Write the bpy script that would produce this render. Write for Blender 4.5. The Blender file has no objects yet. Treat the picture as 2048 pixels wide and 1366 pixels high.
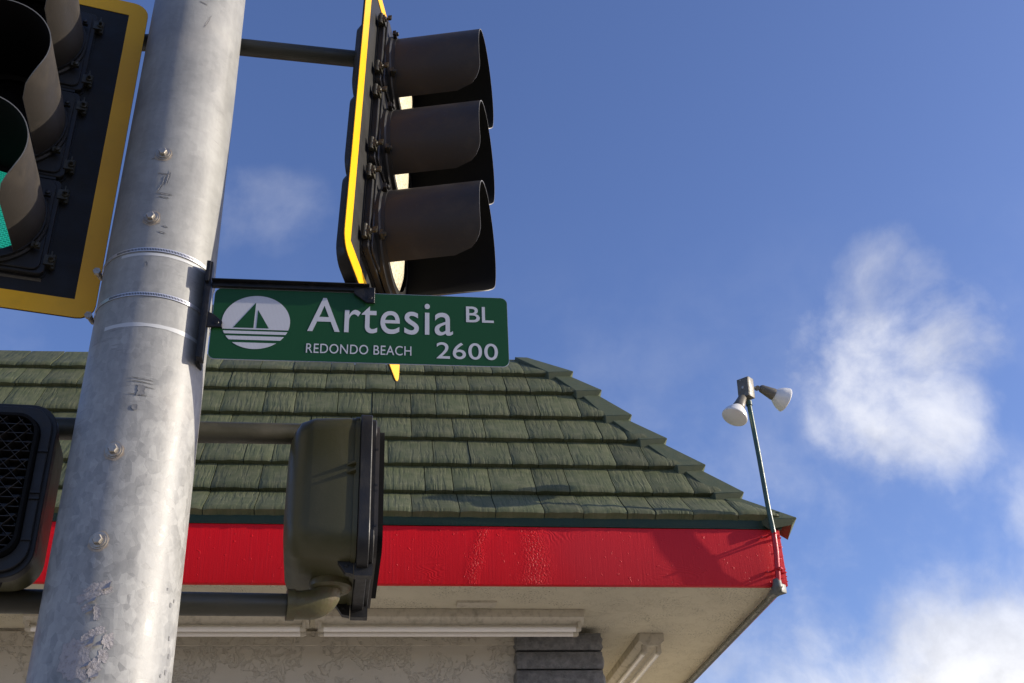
import bpy, bmesh, math, random
from mathutils import Vector, Matrix, noise
random.seed(7)
S = bpy.context.scene
COL = S.collection
R = math.radians
PI = math.pi

# ------------------------------------------------------------------ camera
cam = bpy.data.cameras.new('camera')
camo = bpy.data.objects.new('camera', cam)
COL.objects.link(camo)
S.camera = camo
cam.sensor_width = 36.0
cam.lens = 36.0 * 2290 / 2048
cam.clip_end = 2000
cam.clip_start = 0.05
TH, ROLL, YAW = R(30.8), math.atan(154 / 3833), R(7.9)
m = Matrix.Rotation(-YAW, 4, 'Z') @ Matrix.Rotation(PI / 2 + TH, 4, 'X') @ Matrix.Rotation(-ROLL, 4, 'Z')
camo.matrix_world = Matrix.Translation((0, 0, 1.6)) @ m

# ------------------------------------------------------------------ light
SUN_AZ, SUN_EL = -7.5, 20.0            # azimuth counted from +X
sdir = Vector((math.cos(R(SUN_AZ)) * math.cos(R(SUN_EL)), math.sin(R(SUN_AZ)) * math.cos(R(SUN_EL)), math.sin(R(SUN_EL))))
sun = bpy.data.lights.new('sun', 'SUN')
sun.energy = 5.0
sun.angle = R(0.55)
sun.color = (1.0, 0.90, 0.74)
suno = bpy.data.objects.new('sun', sun)
COL.objects.link(suno)
suno.rotation_euler = sdir.to_track_quat('Z', 'Y').to_euler()

S.view_settings.view_transform = 'Standard'
S.view_settings.look = 'None'
S.view_settings.exposure = 0.23
S.view_settings.gamma = 1.0
S.view_settings.use_curve_mapping = False
S.render.engine = 'CYCLES'

world = bpy.data.worlds.new("World")
S.world = world
world.use_nodes = True


class NT:
    """small helper to write node trees"""
    def __init__(self, tree):
        self.t = tree

    def n(self, kind, **kw):
        node = self.t.nodes.new(kind)
        for k, v in kw.items():
            setattr(node, k, v)
        return node

    def link(self, a, b):
        self.t.links.new(a, b)

    def put(self, sock, v):
        if hasattr(v, 'is_output'):
            self.t.links.new(v, sock)
        elif v is not None:
            sock.default_value = v

    def math(self, op, a, b=None, c=None, clamp=False):
        nd = self.n('ShaderNodeMath', operation=op, use_clamp=clamp)
        self.put(nd.inputs[0], a)
        self.put(nd.inputs[1], b)
        if c is not None:
            self.put(nd.inputs[2], c)
        return nd.outputs[0]

    def vmath(self, op, a, b=None):
        nd = self.n('ShaderNodeVectorMath', operation=op)
        self.put(nd.inputs[0], a)
        self.put(nd.inputs[1], b)
        return nd.outputs['Value'] if op in ('DOT_PRODUCT', 'LENGTH', 'DISTANCE') else nd.outputs[0]

    def noise(self, vec, scale, detail=3, rough=.55, dist=0.0):
        nd = self.n('ShaderNodeTexNoise')
        self.put(nd.inputs['Vector'], vec)
        nd.inputs['Scale'].default_value = scale
        nd.inputs['Detail'].default_value = detail
        nd.inputs['Roughness'].default_value = rough
        nd.inputs['Distortion'].default_value = dist
        return nd.outputs['Fac']

    def voronoi(self, vec, scale, out='Distance', feature='F1'):
        nd = self.n('ShaderNodeTexVoronoi', feature=feature)
        self.put(nd.inputs['Vector'], vec)
        nd.inputs['Scale'].default_value = scale
        return nd.outputs[out]

    def ramp(self, fac, lo, hi, a=0.0, b=1.0, smooth=True):
        nd = self.n('ShaderNodeMapRange', interpolation_type='SMOOTHSTEP' if smooth else 'LINEAR')
        self.put(nd.inputs['Value'], fac)
        nd.inputs['From Min'].default_value = lo
        nd.inputs['From Max'].default_value = hi
        nd.inputs['To Min'].default_value = a
        nd.inputs['To Max'].default_value = b
        return nd.outputs['Result']

    def mix(self, fac, a, b, blend='MIX'):
        nd = self.n('ShaderNodeMix', data_type='RGBA', blend_type=blend)
        self.put(nd.inputs[0], fac)
        for s, v in ((nd.inputs[6], a), (nd.inputs[7], b)):
            if isinstance(v, tuple) and len(v) == 3:
                v = (*v, 1)
            self.put(s, v)
        return nd.outputs[2]

    def scaled(self, vec, s):
        return self.vmath('MULTIPLY', vec, s)

    def bump(self, height, strength=.3, dist=.01, normal=None):
        nd = self.n('ShaderNodeBump')
        nd.inputs['Strength'].default_value = strength
        nd.inputs['Distance'].default_value = dist
        self.put(nd.inputs['Height'], height)
        if normal is not None:
            self.put(nd.inputs['Normal'], normal)
        return nd.outputs[0]


def build_world():
    w = NT(world.node_tree)
    bg = world.node_tree.nodes['Background']
    sky = w.n('ShaderNodeTexSky', sky_type='NISHITA')
    sky.sun_disc = False
    sky.sun_elevation = R(SUN_EL)
    sky.sun_rotation = R(90 - SUN_AZ)
    sky.air_density = 1.0
    sky.dust_density = 1.4
    sky.ozone_density = 3.2
    tint = w.mix(1.0, sky.outputs[0], (1.0, 1.0, 1.30), 'MULTIPLY')
    d = w.n('ShaderNodeTexCoord').outputs['Generated']
    # cloud noise in direction space
    warp = w.n('ShaderNodeTexNoise')
    w.put(warp.inputs['Vector'], d)
    warp.inputs['Scale'].default_value = 5
    warp.inputs['Detail'].default_value = 4
    wv = w.vmath('SCALE', w.vmath('SUBTRACT', warp.outputs['Color'], (.5, .5, .5)))
    wv.node.inputs['Scale'].default_value = .07
    dw = w.vmath('ADD', d, wv)
    big = w.noise(dw, 9, 10, .56)
    fine = w.noise(dw, 22, 12, .60)
    nz = w.math('ADD', w.math('MULTIPLY', big, .72), w.math('MULTIPLY', fine, .28))
    total = None
    for (az, el, ra, re, power, thr) in CLOUDS:
        c = Vector((math.sin(R(az)) * math.cos(R(el)), math.cos(R(az)) * math.cos(R(el)), math.sin(R(el))))
        ax = Vector((math.cos(R(az)), -math.sin(R(az)), 0))
        upv = c.cross(ax)
        upv = upv if upv.z > 0 else -upv
        x = w.math('DIVIDE', w.vmath('DOT_PRODUCT', dw, tuple(ax)), math.sin(R(ra)))
        diff = w.vmath('SUBTRACT', dw, tuple(c))
        y = w.math('DIVIDE', w.vmath('DOT_PRODUCT', diff, tuple(upv)), math.sin(R(re)))
        front = w.math('GREATER_THAN', w.vmath('DOT_PRODUCT', d, tuple(c)), .3)
        r = w.math('SQRT', w.math('ADD', w.math('POWER', w.math('ABSOLUTE', x), 2), w.math('POWER', w.math('ABSOLUTE', y), 2)))
        env = w.ramp(r, .25, 1.25, 1.0, 0.0)
        dens = w.math('ADD', w.math('MULTIPLY', env, 1.0), w.math('MULTIPLY', w.math('SUBTRACT', nz, .5), 2.6))
        v = w.ramp(dens, thr, thr + .95)
        v = w.math('MULTIPLY', w.math('MULTIPLY', v, w.math('POWER', env, .35)), w.math('MULTIPLY', front, power))
        total = v if total is None else w.math('MAXIMUM', total, v)
    # a thin veil and scattered clouds carry on all round the sky
    z = w.n('ShaderNodeSeparateXYZ')
    w.put(z.inputs[0], d)
    veil = w.math('MULTIPLY', w.ramp(z.outputs[2], .62, .05), w.ramp(nz, .42, .72, 0, .55))
    total = w.math('MAXIMUM', total, veil)
    shade = w.ramp(w.noise(dw, 12, 8, .6), .35, .62, .80, 1.04)
    white = w.mix(1.0, (6.9, 6.9, 7.1), (1, 1, 1), 'MULTIPLY')
    cl = w.vmath('SCALE', white)
    w.put(cl.node.inputs['Scale'], shade)
    col = w.mix(w.math('MULTIPLY', total, .97, clamp=True), tint, cl)
    w.link(col, bg.inputs['Color'])
    bg.inputs['Strength'].default_value = 0.128


# azimuth (clockwise from +Y), elevation, radii, opacity, threshold
CLOUDS = [
    (29.0, 26.3, 6.6, 7.8, .82, .46),
    (29.6, 31.3, 3.6, 3.6, .50, .50),
    (30.0, 9.2, 12.5, 8.6, 1.0, -.12),
    (-7.0, 36.8, 5.0, 3.4, .17, .45),
    (34.5, 20.0, 4.5, 3.5, .55, .45),
]
build_world()


# ------------------------------------------------------------------ materials
def pbr(name, color=(.5, .5, .5), rough=.5, metal=0.0, spec=.5, build=None, **kw):
    mt = bpy.data.materials.new(name)
    mt.use_nodes = True
    t = NT(mt.node_tree)
    b = mt.node_tree.nodes['Principled BSDF']
    b.inputs['Base Color'].default_value = (*color, 1)
    b.inputs['Roughness'].default_value = rough
    b.inputs['Metallic'].default_value = metal
    b.inputs['Specular IOR Level'].default_value = spec
    for k, v in kw.items():
        b.inputs[k.replace('_', ' ')].default_value = v
    if build:
        tc = t.n('ShaderNodeTexCoord')
        build(t, b, tc)
    return mt


def wear(color, dirt, amount=.35, scale=18, bump=.12, rough=(.35, .6), fine=160):
    """paint or plastic with dust blotches, fine grain and scratches"""
    def f(t, b, tc):
        o = tc.outputs['Object']
        a = t.noise(o, scale, 6, .65)
        g = t.noise(o, fine, 3, .6)
        k = t.math('MULTIPLY', t.ramp(a, .45, .75), amount)
        k2 = t.math('MULTIPLY', t.ramp(g, .62, .75), amount * .7)
        col = t.mix(t.math('MAXIMUM', k, k2), color, dirt)
        t.link(col, b.inputs['Base Color'])
        t.link(t.ramp(a, .3, .7, rough[0], rough[1]), b.inputs['Roughness'])
        t.link(t.bump(t.math('ADD', g, t.math('MULTIPLY', a, 2)), bump, .002), b.inputs['Normal'])
    return f


def galvanized(t, b, tc):
    o = tc.outputs['Object']
    wv = t.vmath('ADD', o, t.scaled(t.n('ShaderNodeTexNoise').outputs['Color'], (.006, .006, .006)))
    sep = t.n('ShaderNodeSeparateXYZ')
    t.put(sep.inputs[0], o)
    low = t.ramp(sep.outputs[2], 2.2, 3.4, 1.0, 0.25)           # bigger, clearer spangles low down
    c1 = t.n('ShaderNodeTexVoronoi')
    t.put(c1.inputs['Vector'], t.scaled(wv, (1, 1, .8)))
    c1.inputs['Scale'].default_value = 48
    c2 = t.n('ShaderNodeTexVoronoi')
    t.put(c2.inputs['Vector'], t.scaled(wv, (1, 1, .7)))
    c2.inputs['Scale'].default_value = 95
    bw1 = t.n('ShaderNodeRGBToBW')
    t.link(c1.outputs['Color'], bw1.inputs[0])
    bw2 = t.n('ShaderNodeRGBToBW')
    t.link(c2.outputs['Color'], bw2.inputs[0])
    sp = t.math('ADD', t.math('MULTIPLY', bw1.outputs[0], .6), t.math('MULTIPLY', bw2.outputs[0], .4))
    sp = t.math('MULTIPLY', t.math('SUBTRACT', sp, .5), low)
    cloud = t.noise(o, 7, 7, .65)
    streak = t.noise(t.scaled(o, (60, 60, 2.2)), 1, 5, .6)
    ring = t.noise(t.scaled(o, (3, 3, 55)), 1, 4, .6)
    v = t.math('ADD', .275, t.math('MULTIPLY', sp, .21))
    v = t.math('ADD', v, t.math('MULTIPLY', t.math('SUBTRACT', cloud, .5), .24))
    v = t.math('ADD', v, t.math('MULTIPLY', t.math('SUBTRACT', streak, .5), .07))
    v = t.math('ADD', v, t.math('MULTIPLY', t.math('SUBTRACT', ring, .5), .05))
    comb = t.n('ShaderNodeCombineColor')
    t.link(v, comb.inputs[0])
    t.link(t.math('MULTIPLY', v, 1.0), comb.inputs[1])
    t.link(t.math('MULTIPLY', v, .95), comb.inputs[2])
    # thin scuffs and specks
    sc = t.noise(t.scaled(o, (14, 14, 120)), 1, 6, .7)
    patch = t.ramp(t.noise(o, 5.5, 2, .5), .56, .64)
    scuff = t.math('MULTIPLY', t.math('MULTIPLY', t.ramp(sc, .56, .66), patch), .55)
    speck = t.math('MULTIPLY', t.ramp(t.noise(o, 190, 2, .5), .74, .78), .6)
    col = t.mix(t.math('MAXIMUM', scuff, speck), comb.outputs[0], (.16, .155, .15))
    rust = t.math('MULTIPLY', t.ramp(t.noise(o, 3.1, 4, .6), .55, .8), .22)
    col = t.mix(rust, col, (.42, .36, .29))
    t.link(col, b.inputs['Base Color'])
    t.link(t.math('ADD', .34, t.math('ADD', t.math('MULTIPLY', cloud, .28), t.math('MULTIPLY', sp, .25))), b.inputs['Roughness'])
    h = t.math('ADD', t.math('MULTIPLY', cloud, 1.5), t.math('MULTIPLY', sp, .6))
    t.link(t.bump(h, .25, .004), b.inputs['Normal'])


def roof_paint(t, b, tc):
    o = tc.outputs['Object']
    oi = t.n('ShaderNodeObjectInfo')
    off = t.n('ShaderNodeCombineXYZ')
    t.link(t.math('MULTIPLY', oi.outputs['Random'], 37.0), off.inputs[0])
    t.link(t.math('MULTIPLY', oi.outputs['Random'], 11.0), off.inputs[1])
    p = t.vmath('ADD', o, off.outputs[0])
    w = t.n('ShaderNodeTexNoise')
    t.put(w.inputs['Vector'], p)
    w.inputs['Scale'].default_value = 9
    pw = t.vmath('ADD', p, t.scaled(w.outputs['Color'], (.02, .02, .02)))
    g1 = t.noise(t.scaled(pw, (46, 4.5, 4.5)), 1, 2.5, .5)
    g2 = t.noise(t.scaled(pw, (110, 9, 9)), 1, 2, .5)
    blot = t.noise(p, 5, 3, .5)
    groove = t.ramp(g1, .46, .62)
    amp = t.ramp(blot, .35, .6, .25, 1.0)
    h = t.math('ADD', t.math('MULTIPLY', t.math('MULTIPLY', groove, -1.0), amp), t.math('MULTIPLY', g2, .35))
    grain = t.noise(o, 260, 2, .6)
    h = t.math('ADD', h, t.math('MULTIPLY', grain, .16))
    dust = t.noise(p, 13, 5, .65)
    base = t.mix(t.ramp(dust, .35, .75), (.078, .090, .040), (.122, .124, .064))
    base = t.mix(t.math('MULTIPLY', t.math('MULTIPLY', groove, amp), .28), base, (.046, .052, .030))
    tone = t.ramp(oi.outputs['Random'], 0, 1, .82, 1.16, smooth=False)
    tn = t.vmath('SCALE', base)
    t.put(tn.node.inputs['Scale'], tone)
    speck = t.ramp(t.noise(o, 120, 1, .5), .765, .79)
    col = t.mix(t.math('MULTIPLY', speck, .7), tn, (.35, .30, .18))
    t.link(col, b.inputs['Base Color'])
    t.link(t.bump(h, .34, .006), b.inputs['Normal'])


def red_paint(t, b, tc):
    o = tc.outputs['Object']
    w = t.noise(o, 3.2, 2, .5)
    ringv = t.math('SINE', t.math('MULTIPLY', t.noise(t.scaled(o, (2.2, 2.2, 7)), 1, 2, .45, .3), 190))
    ringmask = t.ramp(t.noise(t.scaled(o, (1.3, 1.3, 1.3)), 1.7, 1, .5), .52, .66)
    vert = t.noise(t.scaled(o, (95, 95, 3.0)), 1, 3, .55)
    blob = t.ramp(t.noise(o, 42, 2, .5), .66, .76)
    crack = t.voronoi(t.vmath('ADD', o, t.scaled(t.n('ShaderNodeTexNoise').outputs['Color'], (.1, .1, .1))), 52, 'Distance', 'DISTANCE_TO_EDGE')
    sep = t.n('ShaderNodeSeparateXYZ')
    t.put(sep.inputs[0], o)
    # two patches of lifted, flaking paint
    pm = None
    for x0, wd in ((.62, .07), (.98, .13)):
        k = t.ramp(t.math('ABSOLUTE', t.math('SUBTRACT', t.math('ADD', sep.outputs[0], t.math('MULTIPLY', w, .25)), x0 + .12)), 0, wd, 1, 0)
        pm = k if pm is None else t.math('MAXIMUM', pm, k)
    flake = t.math('MULTIPLY', pm, t.math('ADD', t.ramp(crack, 0, .16), t.noise(t.scaled(o, (60, 60, 30)), 1, 4, .6)))
    h = t.math('ADD', t.math('MULTIPLY', t.math('MULTIPLY', ringv, ringmask), .10), t.math('MULTIPLY', vert, .22))
    h = t.math('ADD', h, t.math('MULTIPLY', blob, .45))
    h = t.math('ADD', h, t.math('MULTIPLY', flake, .42))
    h = t.math('ADD', h, t.math('MULTIPLY', t.noise(o, 240, 2, .6), .22))
    t.link(t.bump(h, .7, .006), b.inputs['Normal'])
    # the board is a fresher, deeper red to the left of the patch and chalkier to the right
    fade = t.ramp(t.math('ADD', sep.outputs[0], t.math('MULTIPLY', t.math('SUBTRACT', w, .5), .5)), .8, 1.35)
    col = t.mix(fade, (.64, .003, .008), (.56, .013, .020))
    col = t.mix(t.math('MULTIPLY', t.ramp(vert, .5, .8), .25), col, (.62, .03, .04))
    t.link(col, b.inputs['Base Color'])


def stucco(color, dirt, depth=1.0, blotch=.5, crev_shade=.3):
    def f(t, b, tc):
        o = tc.outputs['Object']
        w = t.n('ShaderNodeTexNoise')
        t.put(w.inputs['Vector'], o)
        w.inputs['Scale'].default_value = 7
        w.inputs['Detail'].default_value = 5
        p = t.vmath('ADD', o, t.scaled(w.outputs['Color'], (.18, .18, .18)))
        n1 = t.noise(p, 6.5, 5, .6)
        plate = t.ramp(n1, .50, .515)                     # trowelled plates with sharp edges
        n2 = t.noise(p, 30, 5, .65)
        rag = t.math('MULTIPLY', t.ramp(n2, .50, .53), t.ramp(n1, .56, .47))
        g = t.noise(o, 170, 3, .6)
        h = t.math('ADD', t.math('ADD', t.math('MULTIPLY', plate, 1.0), t.math('MULTIPLY', rag, .9)), t.math('MULTIPLY', g, .18))
        t.link(t.bump(h, min(1, .9 * depth), .016 if depth < .6 else .0045), b.inputs['Normal'])
        d1 = t.noise(o, 85, 5, .7)
        d2 = t.noise(o, 4.0, 3, .6)
        spot = t.math('MULTIPLY', t.math('MULTIPLY', t.ramp(d1, .56, .62), t.ramp(d2, .44, .60)), blotch)
        col = t.mix(spot, color, dirt)
        line = t.math('MULTIPLY', t.ramp(t.math('ABSOLUTE', t.math('SUBTRACT', n1, .505)), 0, .006, 1, 0), t.ramp(n2, .40, .55))
        rl = t.math('MULTIPLY', t.ramp(t.math('ABSOLUTE', t.math('SUBTRACT', n2, .512)), 0, .012, 1, 0), t.ramp(n1, .56, .47))
        col = t.mix(t.math('MULTIPLY', t.math('MAXIMUM', line, rl), crev_shade), col, dirt)  # dirt-coloured lines along the plate edges paint in the shade of the relief
        sm = t.ramp(t.noise(o, 2.2, 3, .5), .3, .8, 0, .25)
        col = t.mix(sm, col, tuple(c * .72 for c in color))
        t.link(col, b.inputs['Base Color'])
    return f


def split_block(t, b, tc):
    o = tc.outputs['Object']
    oi = t.n('ShaderNodeObjectInfo')
    p = t.vmath('ADD', o, t.scaled(oi.outputs['Location'], (3, 3, 3)))
    n1 = t.noise(p, 26, 6, .7)
    n2 = t.noise(p, 95, 4, .7)
    h = t.math('ADD', n1, t.math('MULTIPLY', n2, .4))
    t.link(t.bump(h, .9, .02), b.inputs['Normal'])
    t.link(t.mix(t.ramp(n1, .3, .7), (.13, .13, .13), (.25, .248, .24)), b.inputs['Base Color'])


def reflective(color, size=620, tone=.75):
    """retro-reflective sheeting: faint honeycomb of cells"""
    def f(t, b, tc):
        o = tc.outputs['Object']
        k = t.n('ShaderNodeTexChecker')
        mp = t.n('ShaderNodeMapping')
        t.put(mp.inputs['Vector'], o)
        mp.inputs['Rotation'].default_value = (0, PI / 4, 0)
        t.link(mp.outputs[0], k.inputs['Vector'])
        k.inputs['Scale'].default_value = size
        d = t.noise(o, 14, 5, .6)
        col = t.mix(t.math('MULTIPLY', k.outputs['Fac'], .35), color, tuple(c * tone for c in color))
        col = t.mix(t.ramp(d, .5, .8, 0, .22), col, tuple(c * .6 for c in color))
        t.link(col, b.inputs['Base Color'])
    return f


def lens_grain(c0, c1):
    def f(t, b, tc):
        o = tc.outputs['Object']
        v = t.n('ShaderNodeTexVoronoi')
        t.put(v.inputs['Vector'], t.scaled(o, (1, .2, 1.6)))
        v.inputs['Scale'].default_value = 95
        t.link(t.mix(t.ramp(v.outputs['Distance'], .1, .6), c0, c1), b.inputs['Base Color'])
        t.link(t.bump(v.outputs['Distance'], .6, .004), b.inputs['Normal'])
    return f


M = {
    'galv': pbr('galvanized_steel', rough=.45, metal=.0, spec=.5, build=galvanized),
    'steel': pbr('weathered_steel', (.42, .40, .36), .42, .7, build=wear((.40, .37, .32), (.22, .14, .08), .6, 60, .3)),
    'bright_steel': pbr('band_steel', (.66, .66, .67), .34, .6),
    'roof': pbr('roof_green_paint', rough=.62, spec=.35, build=roof_paint),
    'cap': pbr('roof_cap_paint', rough=.6, spec=.35, build=wear((.070, .085, .044), (.10, .105, .062), .6, 20, .3, (.5, .7))),
    'trim_green': pbr('trim_green_paint', rough=.45, spec=.25, build=wear((.016, .036, .020), (.035, .055, .035), .4, 9, .6, (.3, .5), 60)),
    'underlay': pbr('roof_underlay', (.012, .014, .010), .9),
    'red': pbr('red_gloss_paint', (.5, .01, .015), .46, spec=.22, build=red_paint),
    'red_pipe': pbr('red_pipe_paint', rough=.3, build=wear((.48, .01, .018), (.30, .01, .01), .4, 30, .3, (.25, .45))),
    'soffit': pbr('soffit_stucco', rough=.85, spec=.2, build=stucco((.62, .565, .42), (.07, .062, .045), .5, .95, 0.0)),
    'wall': pbr('wall_stucco', rough=.88, spec=.2, build=stucco((.56, .51, .41), (.24, .21, .165), 1.0, .10, .10)),
    'block': pbr('grey_split_block', rough=.6, spec=.4, build=split_block),
    'fixture': pbr('fixture_enamel', rough=.42, build=wear((.54, .49, .38), (.20, .17, .12), .55, 22, .15)),
    'tube': pbr('fluorescent_tube_glass', (.80, .74, .64), .22, spec=.6, build=wear((.90, .86, .78), (.55, .50, .42), .25, 30, .03, (.18, .3))),
    'black_paint': pbr('signal_black_paint', rough=.6, spec=.25, build=wear((.017, .0165, .016), (.045, .042, .036), .25, 12, .2, (.45, .7))),
    'black_metal': pbr('signal_black_metal', rough=.42, spec=.35, build=wear((.016, .0155, .015), (.055, .050, .040), .3, 20, .15, (.35, .6))),
    'visor': pbr('visor_black_enamel', rough=.55, spec=.28, build=wear((.034, .030, .026), (.075, .062, .048), .5, 9, .12, (.38, .6), 90)),
    'visor_in': pbr('visor_flat_black', (.006, .006, .006), .85, spec=.15),
    'yellow': pbr('yellow_reflective_tape', rough=.4, spec=.45, build=reflective((1.0, .50, .0), 420, .82)),
    'olive': pbr('olive_polycarbonate', rough=.42, spec=.3, build=wear((.055, .052, .022), (.085, .078, .045), .5, 7, .12, (.3, .5))),
    'olive_pipe': pbr('olive_pipe_paint', rough=.45, build=wear((.036, .034, .020), (.06, .052, .034), .5, 12, .2)),
    'bronze': pbr('old_green_brass', rough=.5, metal=.2, build=wear((.045, .041, .026), (.035, .03, .02), .6, 60, .4)),
    'elbow': pbr('elbow_rusty_paint', rough=.42, build=wear((.085, .075, .030), (.085, .03, .012), .6, 45, .3)),
    'lens_clear': pbr('clear_ribbed_lens', rough=.3, spec=.6, build=lens_grain((.62, .54, .36), (.85, .78, .58))),
    'lens_dark': pbr('unlit_dark_lens', (.010, .010, .011), .25),
    'ped_red': pbr('dark_red_lens', (.09, .010, .008), .4),
    'sign_green': pbr('sign_green_sheeting', rough=.4, spec=.3, build=reflective((.009, .064, .016), 300, .85)),
    'sign_white': pbr('sign_white_sheeting', rough=.42, spec=.5, build=reflective((.56, .56, .58), 430, .55)),
    'sign_edge': pbr('sign_edge_aluminium', (.5, .5, .5), .4, .8),
    'sign_black': pbr('bracket_black_paint', rough=.4, spec=.25, build=wear((.011, .011, .012), (.04, .035, .03), .4, 40, .3, (.28, .45))),
    'conduit_green': pbr('green_conduit_paint', rough=.32, build=wear((.030, .075, .055), (.05, .06, .05), .5, 30, .2, (.25, .45))),
    'conduit_grey': pbr('grey_conduit_paint', rough=.5, build=wear((.12, .125, .105), (.06, .055, .045), .5, 25, .3)),
    'box_grey': pbr('lamp_box_enamel', rough=.5, build=wear((.14, .125, .095), (.07, .06, .045), .6, 30, .2)),
    'bulb': pbr('bulb_milky_glass', (.80, .78, .72), .18, spec=.6, build=wear((.80, .78, .72), (.50, .46, .38), .25, 14, .02, (.14, .3))),
    'sticker': pbr('sticker_residue_paper', rough=.8, build=wear((.37, .345, .335), (.17, .155, .15), .7, 120, .6, (.7, .9))),
    'scuff': pbr('rubbed_dirt', rough=.75, build=wear((.20, .195, .185), (.34, .33, .32), .9, 300, .1, (.7, .8))),
    'graphite': pbr('grey_scuff_paint', (.17, .17, .17), .6),
    'stain': pbr('zinc_white_smear', (.50, .51, .51), .5),
    'asphalt': pbr('asphalt_surface', (.05, .05, .052), .9, build=wear((.17, .155, .13), (.23, .21, .175), .6, 40, .5, (.8, .95))),
    'concrete': pbr('concrete_surface', (.33, .31, .28), .85, build=wear((.46, .42, .35), (.34, .31, .26), .5, 6, .4, (.8, .95))),
}
g = bpy.data.materials.new('lit_green_lens')
g.use_nodes = True
gt = NT(g.node_tree)
gb = g.node_tree.nodes['Principled BSDF']
gtc = gt.n('ShaderNodeTexCoord')
gv = gt.n('ShaderNodeTexBrick')
gt.link(gt.scaled(gtc.outputs['Object'], (1, 1, 1)), gv.inputs['Vector'])
mpp = gt.n('ShaderNodeMapping')
mpp.inputs['Rotation'].default_value = (PI / 2, R(18), 0)
gt.link(gtc.outputs['Object'], mpp.inputs['Vector'])
gt.link(mpp.outputs[0], gv.inputs['Vector'])
gv.inputs['Scale'].default_value = 44
gv.inputs['Mortar Size'].default_value = .03
gv.inputs['Color1'].default_value = (.0, .30, .20, 1)
gv.inputs['Color2'].default_value = (.01, .40, .28, 1)
gv.inputs['Mortar'].default_value = (.05, .75, .55, 1)
gt.link(gv.outputs['Color'], gb.inputs['Base Color'])
gt.link(gv.outputs['Color'], gb.inputs['Emission Color'])
gb.inputs['Emission Strength'].default_value = .38
gb.inputs['Roughness'].default_value = .3
M['lens_green'] = g


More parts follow.
